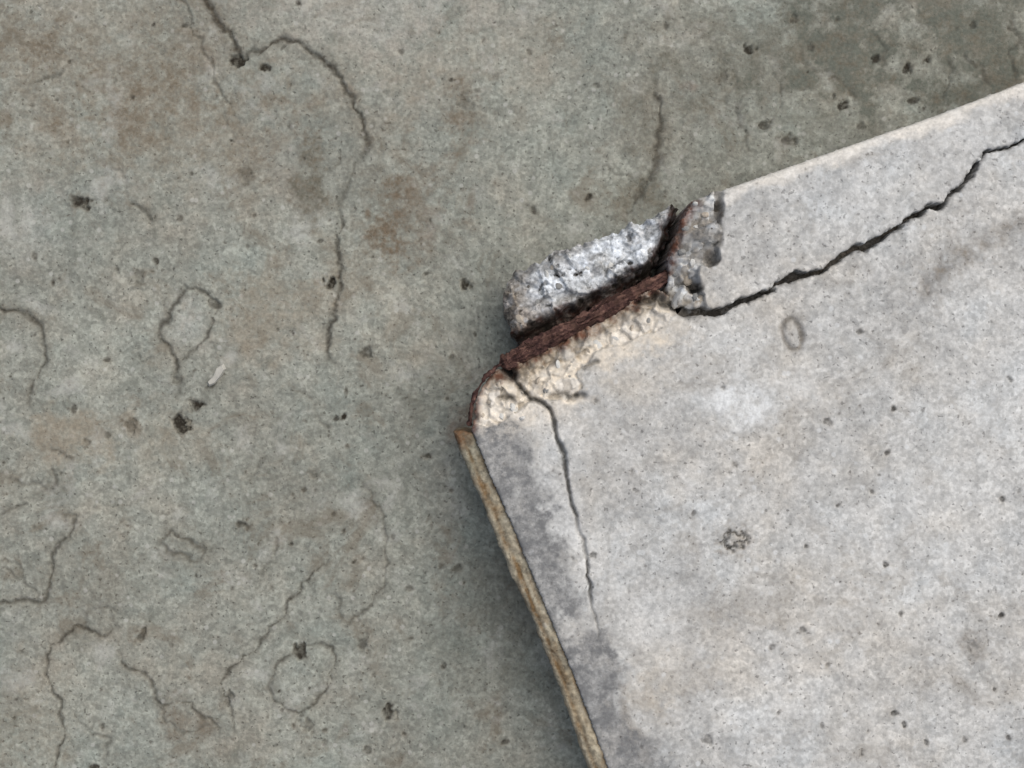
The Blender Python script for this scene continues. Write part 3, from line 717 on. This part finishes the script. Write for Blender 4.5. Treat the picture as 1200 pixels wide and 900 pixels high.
def strip_top(X, Y, d):
    global X0, Y0
    keep = X0, Y0
    X0, Y0 = XS, YS
    Z = H + 0.0012 + 0.0007 * fbm(X, Y, 14, 3, 15) + 0.00022 * rfbm(X, Y, 130, 2, 27)
    dirt = np.zeros_like(X); brown = dirt.copy(); cream = dirt.copy(); rust = dirt.copy(); slate = dirt.copy(); white = dirt.copy()
    slab_common(X, Y, Z, dirt, brown, cream, slate, white, 51)
    r = 0.0015
    Z -= np.where(d < r, r - np.sqrt(np.maximum(r * r - (r - np.minimum(d, r)) ** 2, 0)), 0) * 0.8
    # rounded outer arris tinted cream, its lit brightness painted in as well
    de, _ = dist_line(X, Y, TOP_M)
    R = 0.0085 + 0.0015 * fbm(X, Y, 40, 2, 61)
    e = np.clip(de, 0, R)
    Z -= (R - np.sqrt(np.maximum(R * R - (R - e) ** 2, 0))) * 0.75
    ar = sstep(0.0105, 0.003, de + 0.0045 * fbm(X, Y, 60, 5, 62, 0.62))
    cream = np.maximum(cream, ar * (0.9 + 0.35 * fbm(X, Y, 90, 3, 63))); white = np.maximum(white, ar * 0.5)
    Z -= 0.0012 * np.exp(-(de / 0.003) ** 2) * np.maximum(fbm(X, Y, 120, 4, 161), 0)
    # the broken end
    sl = window(X0, Y0, SCHIP_M, 0.01)
    x, y = X[sl], Y[sl]
    dc = sdist(x, y, SCHIP_M) + 0.0012 * fbm(x, y, 220, 3, 64)
    inn = sstep(-0.0003, 0.0012, dc)
    fa, ta = facets(x, y, 0.015, 267, 0.0020, 0.5); fb, tb = facets(x, y, 0.0046, 275, 0.0006, 0.4)
    bl = np.interp(x / SPX + 600, [778, 800, 825, 848], [1.0, 0.5, 0.15, 0.0])
    depth = inn * (0.0015 + 0.010 * bl + 0.0012 + fa + fb + 0.0005 * fbm(x, y, 600, 2, 66))
    Z[sl] -= depth
    g = vnoise(x, y, 190, 67)
    slate[sl] = np.maximum(slate[sl], inn * (0.05 + 0.4 * (ta < 0.3) + 0.4 * (tb < 0.25)))
    brown[sl] = np.maximum(brown[sl], inn * 0.6 * sstep(0.3, 0.8, vnoise(x, y, 230, 68)))
    white[sl] = np.maximum(white[sl], inn * 0.95 * (tb > 0.62))
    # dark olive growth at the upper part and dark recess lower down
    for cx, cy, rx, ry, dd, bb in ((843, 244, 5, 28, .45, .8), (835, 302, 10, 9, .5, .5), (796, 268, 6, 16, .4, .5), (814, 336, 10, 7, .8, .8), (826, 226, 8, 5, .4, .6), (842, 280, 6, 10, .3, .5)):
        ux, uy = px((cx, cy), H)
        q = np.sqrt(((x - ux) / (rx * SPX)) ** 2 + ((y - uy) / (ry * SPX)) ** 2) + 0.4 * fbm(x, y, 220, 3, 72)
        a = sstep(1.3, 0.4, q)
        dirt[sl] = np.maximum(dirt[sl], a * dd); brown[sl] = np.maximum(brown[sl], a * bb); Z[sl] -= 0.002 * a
    dv, _ = dist_line(x, y, CREV_M)
    rust[sl] = np.maximum(rust[sl], 0.85 * sstep(0.0085, 0.003, dv + 0.003 * fbm(x, y, 180, 4, 172)) * inn)
    dirt = np.maximum(dirt, 0.5 * np.exp(-(np.maximum(dcs - crack_width(X) * 0.5, 0) / 0.0009) ** 2) * (vnoise(X, Y, 300, 96) > 0.35))
    X0, Y0 = keep
    return Z, pack(dirt, brown, cream), pack(rust, slate, white)
strip = field('cracked_edge', XS, YS, D, strip_top, M_SLAB)
strip['label'] = 'strip of slab edge split off by the long dark crack'
adopt(strip, slab)

# crack bed: rubble and dirt packed deep in the long crack (closes the gap well below the surface)
def ribbon(name, line, width, z, mat, seed, n_across=5, amp=0.002):
    xs = []; 
    P = line
    V = []; F = []
    for i, p in enumerate(P):
        a = P[max(i - 1, 0)]; b = P[min(i + 1, len(P) - 1)]
        tx, ty = b[0] - a[0], b[1] - a[1]; l = math.hypot(tx, ty) or 1
        nx_, ny_ = -ty / l, tx / l
        for j in range(n_across):
            s = (j / (n_across - 1) - 0.5) * width
            V.append((p[0] + nx_ * s, p[1] + ny_ * s, 0))
    V = np.array(V)
    V[:, 2] = z + amp * fbm(V[:, 0], V[:, 1], 180, 3, seed) + 0.0045 * np.maximum(fbm(V[:, 0], V[:, 1], 40, 2, seed + 1), -0.2)
    for i in range(len(P) - 1):
        for j in range(n_across - 1):
            a = i * n_across + j
            F.append((a, a + n_across, a + n_across + 1, a + 1))
    z0 = np.zeros(len(V))
    return mesh_from(name, V, np.array(F), mat, {'marks': pack(z0 + 0.6, z0 + 0.3, z0), 'tints': pack(z0, z0 + .5, z0)})
bed = ribbon('crack_filling', CRACK_M, 0.012, H - 0.013, M_BREAK, 5)
adopt(bed, slab)

# --- mortar skirt down the left side, the shaded joint gap painted in as a dark line
SK_OUT = [(529, 505), (551, 560), (573, 611), (610, 700), (651, 800), (685, 892), (744, 1045), (834, 1290), (934, 1565)]
SK_IN = [(558, 507), (580, 561), (602, 611), (639, 701), (680, 801), (713, 892), (774, 1042), (864, 1287), (964, 1563)]
sk_poly = roughen(pxs(SK_OUT, H), 0.02, 51, 0.006) + roughen(pxs(SK_IN[::-1], H), 0.015, 52, 0.006)
gxk = axis((520 - 600) * SPX, (522 - 600) * SPX, (760 - 600) * SPX, (965 - 600) * SPX, 0.0007, 1.12, 0.004)
gyk = axis((450 - 1572) * SPX, wy0, (450 - 500) * SPX, (450 - 498) * SPX, 0.0007, 1.12, 0.008)
XK, YK = np.meshgrid(gxk, gyk)
DK = sdist(XK, YK, sk_poly) + 0.0006 * fbm(XK, YK, 160, 4, 53) - 0.0008 * sstep(0.55, 0.8, vnoise(XK, YK, 75, 153))
SKO = pxs(SK_OUT, H); SKI = pxs(SK_IN, H)
def skirt_top(X, Y, d):
    do, t = dist_line(X, Y, SKO); di, _ = dist_line(X, Y, SKI)
    f = np.clip(do / (do + di + 1e-9), 0, 1)
    # length coordinate for streaks along the skirt
    u = X * 0.40 + Y * -0.92
    st = vnoise(u, f * 0.02, 60, 54) * 0.5 + vnoise(u, f * 0.02, 260, 55) * 0.5
    Z = H - 0.0022 - 0.0025 * (1 - np.sqrt(np.maximum(1 - (1.7 * (f - 0.55)) ** 2, 0))) + 0.0016 * fbm(X, Y, 90, 4, 56) + 0.0003 * fbm(X, Y, 500, 2, 57)
    r = 0.003
    Z -= np.where(d < r, r - np.sqrt(np.maximum(r * r - (r - np.minimum(d, r)) ** 2, 0)), 0)
    line = np.exp(-((f - 0.35 - 0.10 * (st - .5)) / 0.10) ** 2)
    cream = sstep(0.30, 0.05, f) * (0.55 + 0.9 * (st - 0.5)) + 0.5 * sstep(0.5, 0.75, vnoise(u, f * 0.03, 90, 58)) * sstep(.4, .7, f)
    brown = 0.9 * line * (0.3 + st) + 0.45 * sstep(0.5, 0.7, vnoise(u, f * 0.05, 140, 158)) + 0.4 * sstep(0.7, 0.95, f)
    Z -= 0.0006 * line
    dirt = 0.25 * sstep(0.78, 0.92, f) * (0.3 + st * 0.7)  # dark line painted for the shaded gap against the slab
    tipx, tipy = px((540, 508), H)
    tip = sstep(0.012, 0.002, np.sqrt((X - tipx) ** 2 + (Y - tipy) ** 2) + 0.002 * fbm(X, Y, 200, 3, 59))
    rust = tip * 0.7; brown = np.maximum(brown, tip * 0.8)
    z0 = np.zeros_like(X)
    slate = 0.35 * sstep(0.55, 0.8, vnoise(u, f * 0.01, 35, 60))
    return Z, pack(dirt, brown, cream), pack(rust, slate, z0)
skirt = field('mortar_skirt', XK, YK, DK, skirt_top, M_REND)
skirt['label'] = 'narrow tan mortar skirt along the side of the slab'
adopt(skirt, slab)

# --- rusty bar and tie wire
def tube(name, pts, rad, mat, seg=20, step=0.0009, seed=1, ribs=0.0, lump=0.0, flaky=0.0, groove=0.0, taper_to=None):
    P = np.array(pts, float)
    # resample
    L = np.concatenate([[0], np.cumsum(np.linalg.norm(np.diff(P, axis=0), axis=1))])
    n = max(int(L[-1] / step), 4)
    s = np.linspace(0, L[-1], n)
    C = np.stack([np.interp(s, L, P[:, k]) for k in range(3)], 1)
    for _ in range(12):
        C[1:-1] = (C[:-2] + 2 * C[1:-1] + C[2:]) / 4
    T = np.gradient(C, axis=0); T /= np.linalg.norm(T, axis=1)[:, None]
    up = np.array([0, 0, 1.0])
    B = np.cross(T, up); B /= np.linalg.norm(B, axis=1)[:, None]
    N = np.cross(B, T)
    ang = np.linspace(0, 2 * math.pi, seg, endpoint=False)
    A, S = np.meshgrid(ang, s)
    r = rad * (1 + lump * fbm(S, A * rad * 1.2, 160, 4, seed) + lump * 0.6 * fbm(S, A * rad * 1.2, 700, 3, seed + 3))
    if flaky:
        r = r + flaky * fbm(S * 0.14, A * rad, 620, 4, seed + 21) + flaky * 0.9 * np.maximum(fbm(S * 0.5, A * rad, 260, 3, seed + 25), 0)
    if ribs:
        ph = S / 0.0095 + np.where(A < math.pi, A / math.pi * 0.9, (2 * math.pi - A) / math.pi * 0.9)
        r = r + ribs * sstep(0.62, 0.86, np.abs(((ph % 1) - 0.5) * 2)) * (0.5 + 0.5 * vnoise(S, A, 90, seed + 9))
        r = r + ribs * 1.3 * (np.exp(-((A - 1.35) / 0.16) ** 2) + np.exp(-((A - 4.5) / 0.16) ** 2))
    if groove:
        for a0, k0 in ((1.05, 31), (1.95, 37), (2.5, 41)):
            aa = a0 + 0.35 * fbm(S, S * 0, 60, 3, seed + k0)
            r = r - groove * np.exp(-((A - aa) / 0.13) ** 2) * sstep(0.25, 0.55, vnoise(S, S * 0, 70, seed + k0 + 1))
    if taper_to is not None:
        r = r * np.interp(S / L[-1], *taper_to)
    taper = np.minimum(1, 0.35 + np.minimum(S, L[-1] - S) / (rad * 0.6))
    r = r * np.minimum(taper, 1)
    V = C[:, None, :] + r[..., None] * (np.cos(A)[..., None] * B[:, None, :] + np.sin(A)[..., None] * N[:, None, :])
    V = V.reshape(-1, 3)
    F = []
    idx = np.arange(n * seg).reshape(n, seg)
    nxt = np.roll(idx, -1, axis=1)
    F = np.stack([idx[:-1].ravel(), nxt[:-1].ravel(), nxt[1:].ravel(), idx[1:].ravel()], 1)
    # close the ends with a collapsed ring
    c0 = C[0] - T[0] * rad * 0.12; c1 = C[-1] + T[-1] * rad * 0.12
    V = np.vstack([V, c0, c1])
    i0, i1 = n * seg, n * seg + 1
    E0 = np.stack([np.full(seg, i0), nxt[0], idx[0], idx[0]], 1); E1 = np.stack([np.full(seg, i1), idx[-1], nxt[-1], nxt[-1]], 1)
    me = bpy.data.meshes.new(name)
    faces = F.tolist() + [tuple(f[:3]) for f in E0.tolist()] + [tuple(f[:3]) for f in E1.tolist()]
    me.from_pydata(V.tolist(), [], faces)
    me.polygons.foreach_set('use_smooth', np.ones(len(faces), bool))
    me.materials.append(mat); me.update()
    o = bpy.data.objects.new(name, me); COL.objects.link(o)
    return o
bz = [H - 0.0100, H - 0.0092, H - 0.0105, H - 0.0150, H - 0.030]
bar = tube('reinforcement_bar', [(p[0], p[1], z) for p, z in zip(BAR_M, bz)], 0.0062, M_RUST, 64, 0.0005, 5, ribs=0.0003, lump=0.26, flaky=0.0012, groove=0.0015, taper_to=([0, .1, .45, .7, 1], [.68, .74, .70, .62, .6]))
bar['label'] = 'rusty dark red steel bar exposed in the broken edge'
adopt(bar, slab)
def scale_mesh(seed):
    rng = random.Random(seed)
    n = 7
    V = []
    for lev in (0, 1):
        for i in range(n):
            a = i / n * 2 * math.pi
            rr = 0.55 + 0.5 * random.Random(seed * 31 + i).random()
            V.append((math.cos(a) * rr * 1.5, math.sin(a) * rr * 0.8, lev * 0.28 + 0.10 * math.sin(2 * a + seed)))
    F = [tuple(range(n - 1, -1, -1)), tuple(range(n, 2 * n))] + [(i, (i + 1) % n, n + (i + 1) % n, n + i) for i in range(n)]
    me = bpy.data.meshes.new('rust_scale'); me.from_pydata(V, [], F); me.materials.append(M_RUST); me.update()
    return me
SCALES = [scale_mesh(i) for i in range(5)]
prng = random.Random(12)
for i in range(26):
    t = prng.uniform(0.02, 0.70)
    bx = np.interp(t, np.linspace(0, 1, 5), [p[0] for p in BAR_M]); by = np.interp(t, np.linspace(0, 1, 5), [p[1] for p in BAR_M]); bzz = np.interp(t, np.linspace(0, 1, 5), bz)
    side = prng.uniform(-1.25, 1.25)
    r_ = 0.0043
    dx_, dy_ = -math.sin(math.radians(27.7)), math.cos(math.radians(27.7))
    o = bpy.data.objects.new('rust_scale', SCALES[i % 5]); COL.objects.link(o)
    o.location = (bx + dx_ * r_ * math.sin(side), by + dy_ * r_ * math.sin(side), bzz + r_ * math.cos(side) - 0.0006)
    k = prng.uniform(0.0014, 0.0034)
    o.scale = (k * prng.uniform(1, 1.6), k, k)
    o.rotation_euler = (-side + prng.uniform(-.3, .3), prng.uniform(-.2, .2), math.radians(27.7) + prng.uniform(-.3, .3))
    adopt(o, slab)
wire_px = [(595, 422), (580, 431), (568, 443), (557, 461), (552, 480), (549, 500)]
wz = [H - 0.007, H - 0.006, H - 0.0055, H - 0.005, H - 0.0052, H - 0.008]
wire = tube('tie_wire', [(*px(p, H), z) for p, z in zip(wire_px, wz)], 0.0011, M_RUST, 12, 0.0006, 8, lump=0.9)
adopt(wire, slab)

# ------------------------------------------------------------------ the loosened lump of concrete beside the bar
LUMP = [(593, 368), (591, 346), (597, 326), (610, 313), (628, 306), (645, 296), (662, 290), (686, 286), (698, 273), (720, 268), (742, 258), (766, 252),
        (784, 241), (803, 236), (795, 256), (786, 278), (778, 300), (768, 322), (742, 342), (700, 366), (660, 386), (630, 400), (612, 402), (600, 388)]
LUMP_M = roughen(pxs(LUMP, H), 0.30, 61, 0.0015)
gl = np.arange((583 - 600) * SPX, (812 - 600) * SPX, 0.0006); gm = np.arange((450 - 402) * SPX, (450 - 224) * SPX, 0.0006)
XL, YL = np.meshgrid(gl, gm)
DL = sdist(XL, YL, LUMP_M) + 0.0012 * fbm(XL, YL, 220, 4, 62) + 0.0006 * facets(XL, YL, 0.009, 68, 1.0, 0.0)[0]
def lump_top(X, Y, d):
    P, Q = X / SPX + 600, 450 - Y / SPX
    # across: 0 at the outer edge, 1 at the bar
    db, _ = dist_line(X, Y, BAR_M)
    dv, _ = dist_line(X, Y, CREV_M)
    db = np.minimum(db, dv + 0.0055)
    f1, t1 = facets(X, Y, 0.018, 167, 0.0012, 0.26); f2, t2 = facets(X, Y, 0.006, 173, 0.0004, 0.2)
    Z = H - 0.0062 + f1 + f2 + 0.0012 * fbm(X, Y, 50, 3, 64) + 0.0004 * fbm(X, Y, 600, 3, 65)
    # stepped fracture facets
    fac = np.floor((X * 0.5 + Y * 0.86 + 0.004 * fbm(X, Y, 60, 3, 66)) / 0.006)
    Z += 0.0016 * (_hash(fac.astype(np.int64) + 50, (fac * 0).astype(np.int64), 4) - 0.5)
    Z -= 0.006 * np.exp(-(d / (0.0022 + 0.0016 * t2)) ** 1.5)
    Z -= 0.017 * sstep(0.0150, 0.0078, db + 0.0016 * fbm(X, Y, 160, 3, 164))
    left = sstep(645, 600, P)
    Z -= 0.004 * left
    ridge = np.exp(-((Q - np.interp(P, [600, 640, 680, 730, 790], [340, 330, 310, 292, 255])) / 26) ** 2)
    white = ridge * sstep(600, 640, P) * (0.25 + 1.0 * sstep(0.25, 0.6, vnoise(X * 0.88 + Y * 0.47, (Y * 0.88 - X * 0.47) * 2.2, 75, 67)) + 0.2 * t2) + 0.4 * sstep(0.72, 0.86, vnoise(X, Y, 320, 68))
    z0 = np.zeros_like(X)
    pk = fbm(X, Y, 140, 4, 69, 0.6)
    dirt = 0.55 * sstep(0.42, 0.62, pk) + 0.35 * sstep(0.66, 0.8, vnoise(X * 0.88 + Y * 0.47, (Y * 0.88 - X * 0.47) * 3.0, 90, 167)) + 0.3 * (t2 > 0.88) + 0.55 * sstep(0.0155, 0.009, db)  # last term paints in the shade of the crevice along the bar
    Z -= 0.002 * sstep(0.42, 0.62, pk)
    brown = 0.5 * left + 0.35 * sstep(0.5, 0.8, vnoise(X, Y, 80, 70)) * (1 - ridge)
    slate = 0.5 * (t1 < 0.3) * (1 - 0.5 * ridge) + 0.2 * (t2 < 0.25)
    rust = 0.9 * sstep(0.0165, 0.0115, db + 0.003 * fbm(X, Y, 200, 3, 72))
    return Z, pack(dirt, brown, z0), pack(rust, slate, white)
lump_root = root('concrete_lump', (*px((690, 320), H), 0.0), 'rough whitish broken concrete lump standing beside the rusty bar', 'concrete')
lump = field('lump_body', XL, YL, DL, lump_top, M_BREAK)
adopt(lump, lump_root)

# ------------------------------------------------------------------ exposed stones in the broken faces
def stone_mesh(seed, k):
    rng = random.Random(seed)
    import bmesh
    bm = bmesh.new()
    bmesh.ops.create_icosphere(bm, subdivisions=2, radius=1.0)
    ax = [rng.uniform(0.7, 1.2) for _ in range(3)]
    planes = []
    for _ in range(7):
        v = np.array([rng.gauss(0, 1) for _ in range(3)]); v /= np.linalg.norm(v)
        planes.append((v, rng.uniform(0.6, 0.85)))
    for v in bm.verts:
        p = np.array(v.co)
        for n, dd in planes:
            e = p.dot(n) - dd
            if e > 0: p = p - n * e * 0.9
        v.co = (p[0] * ax[0], p[1] * ax[1], p[2] * ax[2] * 0.75)
    me = bpy.data.meshes.new('stone'); bm.to_mesh(me); bm.free()
    me.materials.append(M_STONE[k])
    return me
STONES = [[stone_mesh(10 * k + i, k) for i in range(3)] for k in range(4)]
dg = bpy.context.evaluated_depsgraph_get

def top_z(obj, x, y):
    """height of a piece's surface above (x, y), from its own vertices"""
    co = cache.get(obj.name)
    if co is None:
        n = len(obj.data.vertices); co = np.empty(n * 3, np.float32); obj.data.vertices.foreach_get('co', co); co = co.reshape(-1, 3); co = co[co[:, 2] > 0.05]
        cache[obj.name] = co
    d = (co[:, 0] - x) ** 2 + (co[:, 1] - y) ** 2
    return float(co[np.argmin(d), 2])
cache = {}
srng = random.Random(77)
def put_stone(p, r, k, host, parent, sink=0.9):
    x, y = px(p, H)
    o = bpy.data.objects.new('stone', STONES[k][srng.randrange(3)])
    COL.objects.link(o)
    rr = r * SPX
    o.location = (x, y, top_z(host, x, y) - rr * sink * 0.6)
    o.rotation_euler = (srng.uniform(0, 6), srng.uniform(0, 6), srng.uniform(0, 6))
    o.scale = (rr, rr * srng.uniform(0.75, 1.1), rr * 0.9)
    adopt(o, parent)
for p, r, k in [((716, 308), 9, 0), ((688, 312), 6, 0), ((640, 322), 6, 0), ((655, 334), 7, 1), ((630, 352), 7, 1), ((609, 372), 7, 2),
                ((612, 348), 6, 1), ((668, 300), 5, 0), ((620, 334), 5, 3),
                ((648, 312), 5, 2), ((762, 292), 5, 1)]:
    put_stone(p, r, k, lump, lump_root)
for p, r, k in [((797, 349), 11, 0), ((808, 326), 9, 2), ((820, 352), 9, 2), ((820, 262), 6, 0), ((828, 250), 5, 2), ((812, 306), 7, 0), ((806, 325), 8, 2), ((824, 282), 6, 1), ((800, 296), 7, 1), ((816, 348), 7, 1), ((834, 268), 5, 3),
                ((806, 264), 6, 1), ((818, 238), 5, 0), ((795, 318), 5, 1)]:
    put_stone(p, r, k, strip, slab)
for p, r, k in [((602, 478), 7, 0), ((588, 488), 6, 0), ((575, 470), 6, 2), ((630, 446), 6, 2), ((655, 428), 6, 0), ((700, 404), 6, 0), ((722, 398), 5, 0), ((742, 384), 6, 2), ((668, 440), 5, 1),
                ((612, 490), 5, 0), ((640, 458), 4, 1), ((690, 412), 5, 2), ((585, 452), 5, 2), ((565, 488), 5, 2), ((760, 376), 5, 1)]:
    put_stone(p, r, k, body, slab)

# ------------------------------------------------------------------ pale flake lying on the floor
def flake():
    pts = pxs([(262, 426), (265, 432), (259, 442), (252, 450), (245, 453), (243, 449), (250, 441), (255, 430)], 0)
    n = len(pts)
    cx = sum(p[0] for p in pts) / n; cy = sum(p[1] for p in pts) / n
    V = [(p[0] - cx, p[1] - cy, 0.0) for p in pts] + [((p[0] - cx) * 0.82, (p[1] - cy) * 0.82, 0.0016 + 0.0004 * (i % 3)) for i, p in enumerate(pts)] + [(0, 0, 0.0021)]
    F = [(i, (i + 1) % n, n + (i + 1) % n, n + i) for i in range(n)] + [(n + i, n + (i + 1) % n, 2 * n) for i in range(n)]
    me = bpy.data.meshes.new('concrete_flake'); me.from_pydata(V, [], F); me.materials.append(M_STONE[0]); me.update()
    o = bpy.data.objects.new('concrete_flake', me); COL.objects.link(o)
    me.materials[0] = stone_mat('flake_cement', (0.34, 0.335, 0.30), (0.46, 0.45, 0.41))
    o.location = (cx, cy, 0.0001)
    o['label'] = 'small pale sliver of concrete lying on the grey floor'; o['category'] = 'flake'
flake()
